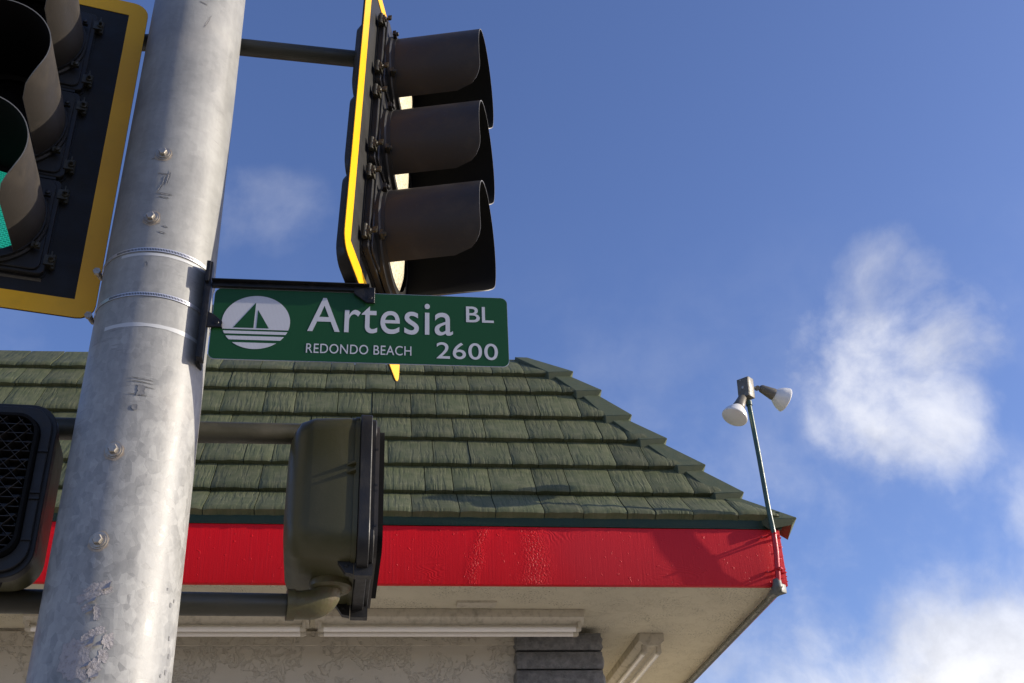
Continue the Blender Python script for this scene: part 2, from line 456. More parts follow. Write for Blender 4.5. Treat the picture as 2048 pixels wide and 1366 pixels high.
# ------------------------------------------------------------------ mesh helpers
class MB:
    def __init__(self):
        self.v, self.f, self.mi = [], [], []
        self.mats = []

    def slot(self, mat):
        if mat not in self.mats:
            self.mats.append(mat)
        return self.mats.index(mat)

    def add(self, vs, fs, mat=None, mtx=None):
        o = len(self.v)
        for p in vs:
            p = Vector(p)
            self.v.append(tuple(mtx @ p if mtx is not None else p))
        k = self.slot(mat) if mat is not None else 0
        for f in fs:
            self.f.append(tuple(i + o for i in f))
            self.mi.append(k)
        return self

    def box(self, c, s, mtx=None, mat=None):
        x, y, z = (a / 2 for a in s)
        vs = [(c[0] + i * x, c[1] + j * y, c[2] + k * z) for k in (-1, 1) for j in (-1, 1) for i in (-1, 1)]
        fs = [(0, 2, 3, 1), (4, 5, 7, 6), (0, 1, 5, 4), (2, 6, 7, 3), (0, 4, 6, 2), (1, 3, 7, 5)]
        return self.add(vs, fs, mat, mtx)

    def tube(self, path, radii, n=20, caps=True, mat=None, mtx=None):
        """swept circle along path"""
        pts = [Vector(p) for p in path]
        if not hasattr(radii, '__len__'):
            radii = [radii] * len(pts)
        vs, fs = [], []
        t0 = (pts[1] - pts[0]).normalized()
        ref = Vector((0, 0, 1)) if abs(t0.z) < .9 else Vector((0, 1, 0))
        u = t0.cross(ref).normalized()
        for i, p in enumerate(pts):
            if i == 0:
                t = t0
            elif i == len(pts) - 1:
                t = (pts[-1] - pts[-2]).normalized()
            else:
                t = ((pts[i + 1] - p).normalized() + (p - pts[i - 1]).normalized()).normalized()
            u = (u - t * u.dot(t)).normalized()
            w = t.cross(u)
            for k in range(n):
                a = 2 * PI * k / n
                vs.append(p + (u * math.cos(a) + w * math.sin(a)) * radii[i])
        for i in range(len(pts) - 1):
            for k in range(n):
                a, b = i * n + k, i * n + (k + 1) % n
                fs.append((a, b, b + n, a + n))
        if caps:
            fs.append(tuple(reversed(range(n))))
            fs.append(tuple(range((len(pts) - 1) * n, len(pts) * n)))
        return self.add(vs, fs, mat, mtx)

    def lathe(self, prof, base, axis, n=28, mat=None, caps=False):
        """profile of (distance along axis, radius)"""
        axis = Vector(axis).normalized()
        base = Vector(base)
        return self.tube_frames([(base + axis * a, axis, r) for a, r in prof], n, mat, caps)

    def tube_frames(self, frames, n, mat, caps):
        vs, fs = [], []
        ax = frames[0][1]
        ref = Vector((0, 0, 1)) if abs(ax.z) < .9 else Vector((0, 1, 0))
        u = ax.cross(ref).normalized()
        w = ax.cross(u)
        for p, t, r in frames:
            for k in range(n):
                a = 2 * PI * k / n
                vs.append(p + (u * math.cos(a) + w * math.sin(a)) * max(r, 1e-4))
        for i in range(len(frames) - 1):
            for k in range(n):
                a, b = i * n + k, i * n + (k + 1) % n
                fs.append((a, b, b + n, a + n))
        if caps:
            fs.append(tuple(reversed(range(n))))
            fs.append(tuple(range((len(frames) - 1) * n, len(frames) * n)))
        return self.add(vs, fs, mat)

    def prism(self, outline, y0, y1, mat=None, mtx=None):
        """outline in local x,z, extruded along y"""
        n = len(outline)
        vs = [(x, y0, z) for x, z in outline] + [(x, y1, z) for x, z in outline]
        fs = [tuple(range(n)), tuple(reversed(range(n, 2 * n)))]
        for i in range(n):
            j = (i + 1) % n
            fs.append((i, i + n, j + n, j))
        return self.add(vs, fs, mat, mtx)

    def ring(self, outer, inner, y0, y1, mat=None, mtx=None):
        """frame between two outlines of equal vertex count"""
        n = len(outer)
        vs = [(x, y0, z) for x, z in outer] + [(x, y0, z) for x, z in inner] + \
             [(x, y1, z) for x, z in outer] + [(x, y1, z) for x, z in inner]
        fs = []
        for i in range(n):
            j = (i + 1) % n
            fs += [(i, j, n + j, n + i), (2 * n + i, 3 * n + i, 3 * n + j, 2 * n + j),
                   (i, 2 * n + i, 2 * n + j, j), (n + i, n + j, 3 * n + j, 3 * n + i)]
        return self.add(vs, fs, mat, mtx)

    def mesh(self, name, mat=None, smooth=True, bevel=0, seg=2, angle=32):
        me = bpy.data.meshes.new(name)
        me.from_pydata(self.v, [], self.f)
        mats = self.mats if self.mats else [mat]
        for k in mats:
            me.materials.append(k)
        if self.mats:
            me.polygons.foreach_set('material_index', self.mi)
        bm = bmesh.new()
        bm.from_mesh(me)
        bmesh.ops.recalc_face_normals(bm, faces=bm.faces)
        if bevel:
            es = [e for e in bm.edges if len(e.link_faces) == 2 and e.calc_face_angle(0) > R(40)]
            bmesh.ops.bevel(bm, geom=es, offset=bevel, segments=seg, affect='EDGES', profile=.6, clamp_overlap=True)
        bm.to_mesh(me)
        bm.free()
        if smooth:
            me.shade_smooth()
            me.set_sharp_from_angle(angle=R(angle))
        return me

    def build(self, name, mat=None, parent=None, **kw):
        return link(name, self.mesh(name, mat, **kw), parent)


def link(name, me, parent=None):
    o = bpy.data.objects.new(name, me)
    COL.objects.link(o)
    if parent is not None:
        o.parent = parent
    return o


def rrect(x0, x1, z0, z1, r, n=5):
    pts = []
    for cx, cz, a0 in ((x1 - r, z1 - r, 0), (x0 + r, z1 - r, 90), (x0 + r, z0 + r, 180), (x1 - r, z0 + r, 270)):
        for k in range(n + 1):
            a = R(a0 + 90 * k / n)
            pts.append((cx + r * math.cos(a), cz + r * math.sin(a)))
    return pts


def rect_like(x0, x1, z0, z1, n=5):
    """square-cornered outline with the vertex count of rrect"""
    pts = []
    for cx, cz in ((x1, z1), (x0, z1), (x0, z0), (x1, z0)):
        for k in range(n + 1):
            pts.append((cx, cz))
    return pts


def tag(o, label, cat, group=None):
    o['label'] = label
    o['category'] = cat
    if group:
        o['group'] = group
    return o


def thing(name, label, cat, loc=(0, 0, 0), rot=(0, 0, 0), group=None):
    o = bpy.data.objects.new(name, None)
    COL.objects.link(o)
    o.location = loc
    o.rotation_euler = rot
    o.empty_display_size = .1
    return tag(o, label, cat, group)


def struct(o):
    o['kind'] = 'structure'
    return o


# ------------------------------------------------------------------ ground
gr = MB()
gr.add([(-600, -600, 0), (600, -600, 0), (600, 600, 0), (-600, 600, 0)], [(0, 1, 2, 3)])
struct(gr.build('ground', M['asphalt'], smooth=False))
pv = MB()
pv.box((0, 4.6, .065), (60, 7.2, .13))
struct(pv.build('pavement', M['concrete'], smooth=False, bevel=.02))

# ------------------------------------------------------------------ shop building
SX, SY = 2.50, 6.40        # outer corner of the eave
ZB, ZT = 3.80, 4.17        # fascia
WX, WY = 1.516, 7.32       # outer corner of the walls
XL = -7.5
YB = 15.0
shop = thing('shop_building', 'shop with green shake mansard roof, red eave board and cream stucco walls', 'building', (0, 0, 0))


def part(name, mb, mat, parent, **kw):
    return mb.build(name, mat, parent, **kw)


# walls
a = MB()
a.box(((XL + .96) / 2, WY + .12, (ZB + .3) / 2), (.96 - XL, .2, ZB + .3))
a.box((WX - .13, (WY + .62 + YB) / 2, (ZB + .3) / 2), (.2, YB - WY - .62, ZB + .3))
part('wall', a, M['wall'], shop, smooth=False)
# smooth band at the top of the wall under the light fixtures
a = MB()
a.box(((XL + .955) / 2, WY + .008, ZB - .045), (.955 - XL, .02, .088))
part('wall_band', a, M['wall'], shop, smooth=False)
# soffit
a = MB()
a.box(((XL + SX - .026) / 2 - .001, (SY + YB) / 2 + .02, ZB + .052), (SX - .026 + .0 - XL, YB - SY - .04, .06))
part('soffit', a, M['soffit'], shop, smooth=False)
# raised stucco patch beside the light fixture
a = MB()
a.box((.66, 6.81, ZB + .018), (.24, .10, .018))
part('soffit_patch', a, M['fixture'], shop, smooth=False)
# fascia boards
a = MB()
nx = 60
vs, fs = [], []
for i in range(nx + 1):
    x = XL + (SX - XL) * i / nx
    wob = .003 * noise.noise(Vector((x * 2.1, 0, 0)))
    for (yy, zz) in ((SY + wob, ZB), (SY + wob, ZT - .012), (SY + .045, ZT - .012), (SY + .045, ZB + .002)):
        vs.append((x, yy, zz + (wob if zz == ZB else 0)))
for i in range(nx):
    for k in range(4):
        a0, b0 = i * 4 + k, i * 4 + (k + 1) % 4
        fs.append((a0, b0, b0 + 4, a0 + 4))
fs += [(0, 1, 2, 3), tuple(nx * 4 + k for k in (3, 2, 1, 0))]
a.add(vs, fs)
part('fascia_board', a, M['red'], shop, bevel=.004)
a = MB()
a.box((SX - .012, (SY + .047 + YB) / 2, (ZB + ZT + .05) / 2), (.024, YB - SY - .05, ZT + .05 - ZB))
part('fascia_board', a, M['red'], shop, bevel=.004)
# flaked paint and nail heads at the corner end of the board
for i in range(13):
    a = MB()
    z = ZB + .03 + .027 * i + random.uniform(-.008, .008)
    s = random.uniform(.006, .014)
    pts = [(random.uniform(-.5, .5) * s, random.uniform(-.3, .3) * s, random.uniform(-.5, .5) * s) for _ in range(9)]
    b2 = bmesh.new()
    for p in pts:
        b2.verts.new(p)
    bmesh.ops.convex_hull(b2, input=b2.verts)
    b2.verts.ensure_lookup_table()
    b2.faces.ensure_lookup_table()
    used = [v for v in b2.verts if v.link_faces]
    idx = {v: k for k, v in enumerate(used)}
    a.add([v.co.copy() for v in used], [tuple(idx[v] for v in f.verts) for f in b2.faces])
    b2.free()
    o = part('paint_flake', a, M['red_pipe'], shop, smooth=True)
    o.location = (SX - random.choice((.002, .03, .0)), SY - .003, z)

# green metal drip trim above the red board (two lengths, the joint in view)
for x0, x1, dz in ((XL, -.42, 0), (-.422, SX + .006, .002)):
    a = MB()
    a.box(((x0 + x1) / 2, SY + .010, ZT + .038 + dz), (x1 - x0, .026, .098))
    a.box(((x0 + x1) / 2, SY - .002, ZT - .008 + dz), (x1 - x0, .007, .008))
    part('drip_trim', a, M['trim_green'], shop, bevel=.002)
a = MB()
a.box((SX + .010, (SY + YB) / 2, ZT + .052), (.022, YB - SY, .11))
part('drip_trim', a, M['trim_green'], shop, bevel=.002)

# roof: the mansard slope in seven courses
PITCH = math.atan(1.457)
# course butt edges: (z at the corner end, inward run from the eave line), measured course by course
EY0 = 6.397
# butt-edge lines: plan offset, height and total fall towards the far left
COURSES = [(.00, 4.208), (.225, 4.450), (.398, 4.718), (.585, 5.000), (.770, 5.272), (.936, 5.558), (1.105, 5.805)]
TOPRUN, TOPZ = 1.335, 6.075


def sag(k, x):
    """the old roof drops a little towards its far end, most along the top"""
    return -(.002 + .010 * k / 6) * (SX - x)

roof = MB()
# underlay sheets just below the courses, front and side slopes and the flat deck
U = .075
roof.add([(XL, EY0 + .05, 4.20), (SX - .05, EY0 + .05, 4.20), (SX - TOPRUN + .02, EY0 + TOPRUN + .03, TOPZ - .035),
          (XL, EY0 + TOPRUN + .03, TOPZ - .035 + sag(7, XL))], [(0, 1, 2, 3)])
roof.add([(SX - .05, EY0 + .05, 4.20), (SX - .05, YB, 4.20), (SX - TOPRUN + .02, YB, TOPZ - .035),
          (SX - TOPRUN + .02, EY0 + TOPRUN + .03, TOPZ - .035)], [(0, 1, 2, 3)])
roof.add([(XL, EY0 + TOPRUN + .03, TOPZ - .035 + sag(7, XL)), (SX - TOPRUN + .02, EY0 + TOPRUN + .03, TOPZ - .035),
          (SX - TOPRUN + .02, YB, TOPZ - .035), (XL, YB, TOPZ - .035)], [(0, 1, 2, 3)])
roofo = part('roof', roof, M['underlay'], shop, smooth=False)

# a kind of shake: slab with its thick butt at the front, sculpted top
SHK = {}


def shake_mesh(w, L, kind, clipr=None):
    """local: x along eave, y up the slope, z out of the slope; origin at butt edge left end"""
    key = (round(w, 3), round(L, 3), kind, clipr)
    if key in SHK:
        return SHK[key]
    rnd = random.Random(kind * 31 + 5)
    b = MB()
    nx, gap = 6, .0024
    T = .056
    ys = [0.0, .010, .06, .5 * L, L + .05]
    zs = [T - .008, T + .002, T - .001, T * .66, T * .16]
    lipdrop = [rnd.uniform(-.0022, .0015) for _ in range(nx + 1)]
    wav = [rnd.uniform(-.0022, .0022) for _ in range(nx + 1)]
    tilt = rnd.uniform(-.004, .004)
    vs, fs = [], []
    for i in range(nx + 1):
        fx = i / nx
        x = gap + (w - 2 * gap) * fx
        edge = -.005 if i in (0, nx) else 0
        rowv = []
        for k, (y, z) in enumerate(zip(ys, zs)):
            xx, yy = x, y + (lipdrop[i] * (1 - k / 4))
            if clipr is not None:
                # hip end: right side follows the hip line
                lim = w - clipr * (yy if yy > 0 else 0)
                xx = gap + (max(lim, .002) - 2 * gap) * fx if k else x
            rowv.append((xx, yy, z + (wav[i] + edge if k < 4 else 0) + tilt * (fx - .5)))
        rowv.append((x, lipdrop[i] + .012, -.026))
        vs += rowv
    m_ = 6
    for i in range(nx):
        for k in range(4):
            fs.append((i * m_ + k, (i + 1) * m_ + k, (i + 1) * m_ + k + 1, i * m_ + k + 1))
        fs.append((i * m_ + 5, (i + 1) * m_ + 5, (i + 1) * m_, i * m_))
    fs.append((0, 1, 2, 3, 4, 5))
    e = nx * m_
    fs.append((e + 5, e + 4, e + 3, e + 2, e + 1, e))
    b.add(vs, fs)
    me = b.mesh('shingle', M['roof'], angle=50)
    SHK[key] = me
    return me


# widths repeat along each stamped panel, as on the real roof
WPAT = [.285, .235, .175, .270, .240, .295, .215]
nshingle = 0
for ci in range(len(COURSES)):
    run, z0 = COURSES[ci]
    run1, z1 = COURSES[ci + 1] if ci + 1 < len(COURSES) else (TOPRUN, TOPZ)
    dy, dz = run1 - run, z1 - z0
    L = math.hypot(dy, dz)
    sl = math.atan2(dz, dy)
    xr = SX + .045 - run
    rot = Matrix.Rotation(sl, 4, 'X')
    # shakes laid from the hip to the left
    x = xr - .10 + (.0 if ci % 2 else .0)
    k = (ci * 3) % 7
    firstw = [.20, .17, .23, .12, .21, .14, .22][ci]
    clip = dy / L
    x0 = x - firstw
    place = [(x0, firstw + .06, 20 + ci, round(clip, 3))]
    cur = x0
    lim = -4.2
    while cur > lim:
        w = WPAT[k % 7]
        cur -= w
        place.append((cur, w, k % 7 + (7 if (k // 7) % 2 else 0), None))
        k += 1
    for (xx, w, kind, cl) in place:
        o = link('shingle', shake_mesh(w, L, kind, cl), roofo)
        o.matrix_local = Matrix.Translation((xx, EY0 + run, z0 + sag(ci, xx))) @ Matrix.Rotation(-(.002 + .010 * ci / 6), 4, 'Y') @ rot
        nshingle += 1
# further left, out of the picture, the courses go on as one strip
a = MB()
for ci in range(len(COURSES)):
    run, z0 = COURSES[ci]
    run1, z1 = COURSES[ci + 1] if ci + 1 < len(COURSES) else (TOPRUN, TOPZ)
    sl = math.atan2(z1 - z0, run1 - run)
    L = math.hypot(run1 - run, z1 - z0)
    mt = Matrix.Translation((0, EY0 + run, z0 + sag(ci, -5.9))) @ Matrix.Rotation(sl, 4, 'X')
    a.add([(XL, 0, -.016), (-4.4, 0, -.016), (-4.4, 0, .034), (XL, 0, .034), (-4.4, L + .04, .005), (XL, L + .04, .005)],
          [(0, 1, 2, 3), (3, 2, 4, 5), (1, 4, 2), (0, 3, 5)], mtx=mt)
o = a.build('shingle', M['roof'], roofo, smooth=False)
o['kind'] = 'stuff'
# side slope of the mansard (seen only past the hip)
for ci in range(len(COURSES)):
    run, z0 = COURSES[ci]
    run1, z1 = COURSES[ci + 1] if ci + 1 < len(COURSES) else (TOPRUN, TOPZ)
    a = MB()
    y0 = EY0 + run
    x0 = SX + .045 - run
    a.add([(x0, y0 + .05, z0 - .016), (x0, YB, z0 - .016), (x0, YB, z0 + .03), (x0, y0 + .05, z0 + .03),
           (SX + .045 - run1, YB, z1 + .01), (SX + .045 - run1, EY0 + run1, z1 + .01)],
          [(0, 1, 2, 3), (3, 2, 4, 5), (1, 4, 2), (0, 3, 5), (0, 5, 4, 1)])
    part('side_course', a, M['roof'], roofo, smooth=False)
# hip caps: folded metal, butt end flaring out over the corner
for ci in range(len(COURSES)):
    run, z0 = COURSES[ci]
    run1, z1 = COURSES[ci + 1] if ci + 1 < len(COURSES) else (TOPRUN + .0, TOPZ + .0)
    E0 = Vector((SX + .055 + (.022 if ci == 0 else 0) - run, EY0 + run - .010, z0 - .010))      # butt at the hip
    E1 = Vector((SX + .055 - run1, EY0 + run1 - .010, z1 + .004))
    d = (E1 - E0)
    Lh = d.length
    u = d.normalized()
    nf = Vector((0, -math.sin(PITCH), math.cos(PITCH)))
    ns = Vector((math.sin(PITCH), 0, math.cos(PITCH)))
    nrm = (nf + ns).normalized()
    kf = .028 if ci == 0 else .052
    ridge0 = E0 + nrm * (kf + .006) + Vector((.016, -.016, 0))
    ridge1 = E1 + nrm * .006 + u * .06
    # wing directions lie in the front and side slopes, at right angles to the hip
    lf = -(nf.cross(u)).normalized()
    if lf.x > 0:
        lf = -lf
    ls = (ns.cross(u)).normalized()
    if ls.y < 0:
        ls = -ls
    def q(p, dirv, w, out):
        return p + dirv * w + out
    butt_f = E0 + Vector((-.150, 0, 0)) + nf * kf
    butt_s = E0 + Vector((0, .150, 0)) + ns * kf
    top_f = E1 + Vector((-.115, 0, 0)) + nf * .016 + u * .03
    top_s = E1 + Vector((0, .115, 0)) + ns * .016 + u * .03
    dn = Vector((0, 0, -.070))
    vs = [ridge0, ridge1, butt_f, top_f, butt_s, top_s,
          ridge0 + dn * .55 + Vector((-.03, .03, 0)), butt_f + dn - nf * .0, butt_s + dn,
          ridge1 - nrm * .03, top_f - nf * .03, top_s - ns * .03]
    fs = [(0, 2, 3, 1), (0, 1, 5, 4), (0, 6, 7, 2), (0, 4, 8, 6), (2, 7, 10, 3), (4, 5, 11, 8), (6, 8, 11, 9), (6, 9, 10, 7),
          (1, 3, 10, 9), (1, 9, 11, 5)]
    a = MB()
    a.add(vs, fs)
    part('hip_cap', a, M['cap'], roofo, smooth=True, bevel=.003, seg=1, angle=25)
# top edge flashing of the roof, slight raised end at the hip
a = MB()
a.tube([(XL, EY0 + TOPRUN + .02, TOPZ - .010 + sag(7, XL)), (SX - TOPRUN, EY0 + TOPRUN + .02, TOPZ - .010)], .018, 8)
part('ridge_flashing', a, M['cap'], roofo)

# pillar of grey split-face blocks at the corner of the walls
pil = MB()
pil.box((1.24, WY + .245, (ZB) / 2 - .02), (.50, .44, ZB - .04))
pilo = part('pillar', pil, M['block'], shop, smooth=False)


def block_mesh(kind, w, h, d):
    rnd = random.Random(kind)
    b = MB()
    nx_, nz_ = 12, 4
    grid = []
    vs, fs = [], []
    def face(org, ux, uz, nn, W, H, n1, n2):
        o = len(vs)
        for j in range(n2 + 1):
            for i in range(n1 + 1):
                ed = min(i, n1 - i, 1) * min(j, n2 - j, 1)
                r = .016 * ed * (.4 + rnd.random()) if ed else 0
                p = org + ux * (W * i / n1) + uz * (H * j / n2) + nn * r
                vs.append(p)
        for j in range(n2):
            for i in range(n1):
                a_ = o + j * (n1 + 1) + i
                fs.append((a_, a_ + 1, a_ + n1 + 2, a_ + n1 + 1))
    X, Y, Z = Vector((1, 0, 0)), Vector((0, 1, 0)), Vector((0, 0, 1))
    o0 = Vector((0, 0, 0))
    face(o0, X, Z, -Y, w, h, nx_, nz_)
    face(o0 + X * w, Y, Z, X, d, h, nx_, nz_)
    face(o0 + Y * d, -Y, Z, -X, d, h, 8, nz_)
    face(o0, Y, X, -Z, d, w, 1, 1)
    face(o0 + Z * h, X, Y, Z, w, d, 1, 1)
    b.add(vs, fs)
    return b.mesh('block', M['block'], angle=60)


bms = [block_mesh(k, .560, .108, .52) for k in range(4)]
for i in range(11):
    o = link('block', bms[i % 4], pilo)
    o.location = (.958 + random.uniform(-.004, .004), WY - .03 + random.uniform(-.004, .004), ZB - .010 - .121 * (i + 1) + .003)

# conduit fixed under the eave and along the side
a = MB()
a.tube([(2.425, 6.42, 3.772), (2.432, 6.6, 3.775), (2.436, 8.2, 3.777), (2.436, 10.5, 3.777)], .023, 14)
cond = a.build('conduit', M['conduit_grey'])
tag(cond, 'grey conduit running back under the eave from the corner elbow', 'conduit')

# ------------------------------------------------------------------ fluorescent fixtures on the soffit
TUBES = 'fluorescent light fixtures under the eave'


def fixture(label, loc, rotz, L):
    """two bare tubes in an open strip housing, long axis local x"""
    t = thing('fluorescent_fixture', label, 'light fixture', loc, (0, 0, rotz), TUBES)
    b = MB()
    prof = [(-.085, 0), (-.085, -.050), (-.045, -.085), (.045, -.085), (.085, -.050), (.085, 0)]
    n = len(prof)
    vs = [(x, y, z) for x in (0, L) for y, z in prof]
    fs = [tuple(range(n)), tuple(reversed(range(n, 2 * n)))] + [(i, i + n, (i + 1) % n + n, (i + 1) % n) for i in range(n)]
    b.add(vs, fs)
    b.build('housing', M['fixture'], t, bevel=.003)
    for s in (-1, 1):
        y = .050 * s
        tb = MB()
        tb.tube([(.045, y, -.118), (L - .045, y, -.118)], .0165, 16)
        tb.build('tube', M['tube'], t)
        for x in (.030, L - .030):
            c = MB()
            c.box((x, y, -.098), (.022, .030, .062))
            c.lathe([(-.012, .0), (-.012, .018), (.012, .018), (.012, 0)], (x + (.012 if x < .5 else -.012), y, -.118), (1, 0, 0), 14)
            c.build('lampholder', M['fixture'], t, bevel=.002)
    k = MB()
    for x in (L * .12, L * .88, L * .6):
        k.lathe([(0, .012), (.002, .012), (.003, 0)], (x, -.088, -.025), (0, -1, 0), 12)
    k.build('knockout_disc', M['fixture'], t)
    return t


FZ = ZB + .020
fixture('long twin tube light under the front eave, ending above the grey block pillar', (-.315, 7.00, FZ), 0, 1.66)
fixture('long twin tube light under the front eave, mostly behind the round steel pole', (-2.02, 7.00, FZ), 0, 1.67)
fixture('twin tube light under the side eave, end cap facing the street', (1.89, 7.42, FZ), R(90.5), 1.6)

# ------------------------------------------------------------------ floodlight on the corner
fl = thing('floodlight_stand', 'thin conduit pole with grey box and two white floodlight bulbs at the red roof corner', 'floodlight', (2.42, 6.355, 3.78))
def L3(x, y, z):
    return (x - 2.42, y - 6.355, z - 3.78)
a = MB()
a.tube([L3(2.437, 6.335, 4.10), L3(2.434, 6.332, 4.16), L3(2.425, 6.325, 4.26), L3(2.413, 6.312, 4.6), L3(2.396, 6.30, 5.0)], .0155, 16)
a.lathe([(0, .021), (.03, .021), (.032, .016)], L3(2.3975, 6.3, 4.965), (-.02, 0, 1), 16)
a.build('pole', M['conduit_green'], fl)
a = MB()
a.tube([L3(2.425, 6.368, 3.80), L3(2.430, 6.362, 3.84), L3(2.4365, 6.34, 4.00), L3(2.437, 6.335, 4.13)], .0165, 16)
lo = a.build('pole_base', M['red_pipe'], fl)
lo['label'] = 'lower end of the pole painted red'
for z in (4.105, 3.885):
    a = MB()
    a.tube([L3(2.372, SY - .006, z), L3(2.405, SY - .012, z), L3(2.418, SY - .050, z), L3(2.437, SY - .086, z), L3(2.457, SY - .06, z),
            L3(2.462, SY - .012, z), L3(2.49, SY - .006, z)], .0068, 8)
    a.lathe([(0, .009), (.006, .008), (.008, 0)], L3(2.382, SY - .008, z), (0, -1, 0), 8)
    a.build('strap', M['red_pipe'], fl)
a = MB()
a.tube([L3(2.424, 6.372, 3.835), L3(2.425, 6.374, 3.79), L3(2.420, 6.40, 3.766), L3(2.414, 6.48, 3.766)], [.024, .030, .032, .026], 16)
a.box((0, 0, 0), (.052, .075, .055), Matrix.Translation(L3(2.440, 6.405, 3.778)) @ Matrix.Rotation(R(35), 4, 'Z'))
a.build('elbow_fitting', M['conduit_grey'], fl, bevel=.006)
# junction box
Bc = Vector(L3(2.392, 6.30, 5.085))
mtb = Matrix.Translation(Bc) @ Matrix.Rotation(R(-50), 4, 'Z') @ Matrix.Rotation(R(3), 4, 'Y')
a = MB()
a.box((0, 0, 0), (.088, .060, .140), mtb)
jb = a.build('junction_box', M['box_grey'], fl, bevel=.004)
a = MB()
a.box((0, -.033, 0), (.082, .005, .134), mtb)
cv = a.build('box_cover', M['box_grey'], jb, bevel=.002)
for lx, lz in ((0, 0), (-.012, .056), (.012, -.056)):
    a = MB()
    ctr = mtb @ Vector((lx, -.0355, lz))
    a.lathe([(0, .010 if lz == 0 else .004), (.003, .009 if lz == 0 else .004), (.0035, 0)], ctr, (mtb.to_3x3() @ Vector((0, -1, 0))), 12)
    a.build('cover_screw', M['steel'], jb)


def lamp(neck0, neck1, direction, roll=0):
    """swivel, socket cup, then flared PAR bulb pointing along direction"""
    n0, n1 = Vector(neck0), Vector(neck1)
    d = Vector(direction).normalized()
    a_ = MB()
    a_.tube([n0, n0.lerp(n1, .5), n1], [.011, .009, .012], 12)
    a_.lathe([(-.012, 0), (-.012, .016), (.012, .016), (.012, 0)], n0.lerp(n1, .55), (0, 1, .3), 14)
    a_.build('swivel', M['box_grey'], fl)
    b_ = MB()
    b_.lathe([(-.012, 0), (-.010, .018), (0, .026), (.070, .037), (.082, .040), (.090, .040), (.090, 0)], n1, d, 24)
    b_.build('lamp_socket', M['box_grey'], fl)
    c_ = MB()
    prof = [(.084, .030), (.092, .038), (.106, .048), (.124, .062), (.146, .074), (.166, .080), (.172, .083), (.178, .083), (.182, .080),
            (.187, .066), (.193, .034), (.195, 0)]
    c_.lathe(prof, n1, d, 32)
    c_.build('floodlight_bulb', M['bulb'], fl)


bx = Bc
lamp(bx + Vector((.045, .0, .012)), bx + Vector((.108, .010, .014)), (.90, .20, -.34))
lamp(bx + Vector((-.030, -.02, -.062)), bx + Vector((-.038, -.022, -.072)), (-.46, -.12, -.88))

# ------------------------------------------------------------------ signal pole
PX, PY = -.572, 2.60


def prad(z):
    return .1489 - (z - 2.268) * (.0161 / 2.10)


pole = thing('signal_pole', 'round galvanized steel signal pole with bolts, scuffs and torn sticker remains', 'pole', (PX, PY, 0.13))
a = MB()
N = 96
zs = [0, .4, .8, 1.2, 1.6] + [1.8 + .05 * k for k in range(66)] + [5.4, 6.0, 6.5]
vs, fs = [], []
for z in zs:
    for k in range(N):
        an = 2 * PI * k / N
        r = prad(z + .13) + .0007 * noise.noise(Vector((math.cos(an) * 3, math.sin(an) * 3, z * 2.0)))
        vs.append((r * math.cos(an), r * math.sin(an), z))
for i in range(len(zs) - 1):
    for k in range(N):
        p, q2 = i * N + k, i * N + (k + 1) % N
        fs.append((p, q2, q2 + N, p + N))
fs.append(tuple(range((len(zs) - 1) * N, len(zs) * N)))
a.add(vs, fs)
a.build('shaft', M['galv'], pole)
a = MB()
a.lathe([(0, .26), (.03, .26), (.03, .17)], (0, 0, 0), (0, 0, 1), 32, caps=True)
a.build('base_plate', M['galv'], pole)


def on_pole(ang, z, out=0.0):
    r = prad(z) + out
    return Vector((math.cos(R(ang)) * r, math.sin(R(ang)) * r, z - .13))


# bolts
for ang, z in ((-93.1, 3.634), (-95.0, 3.419), (-95.0, 2.755), (-95.7, 2.537)):
    nrm = Vector((math.cos(R(ang)), math.sin(R(ang)), 0))
    p = on_pole(ang, z)
    a = MB()
    a.lathe([(-.002, .0), (-.002, .0200), (.003, .0200), (.0032, .0165), (.0065, .0165), (.007, 0)], p, nrm, 24)
    wsh = a.build('bolt', M['steel'], pole, angle=40)
    a = MB()
    a.lathe([(.006, .0115), (.014, .0115), (.0165, .0095), (.0165, 0)], p, nrm, 6)
    a.build('bolt_head', M['steel'], wsh, smooth=False)
    # dark rubbed ring of rust on the zinc round the bolt
    a = MB()
    vs, fs = [], []
    nn = 28
    for j, rr in enumerate((.018, 1.0)):
        for k in range(nn):
            an = 2 * PI * k / nn
            rad = rr if j == 0 else .0225 + .004 * noise.noise(Vector((math.cos(an) * 2, math.sin(an) * 2, z * 9))) + (.003 if math.sin(an) < -.3 else 0)
            sx_, sz_ = rad * math.cos(an), rad * math.sin(an)
            q_ = on_pole(ang + math.degrees(sx_ / prad(z)), z + sz_, .0009)
            vs.append(q_)
    for k in range(nn):
        fs.append((k, (k + 1) % nn, nn + (k + 1) % nn, nn + k))
    a.add(vs, fs)
    a.build('rust_ring', pbr('rust_ring_stain', (.24, .17, .11), .7, build=wear((.36, .30, .23), (.44, .41, .37), .9, 90, .1, (.6, .8))), pole)


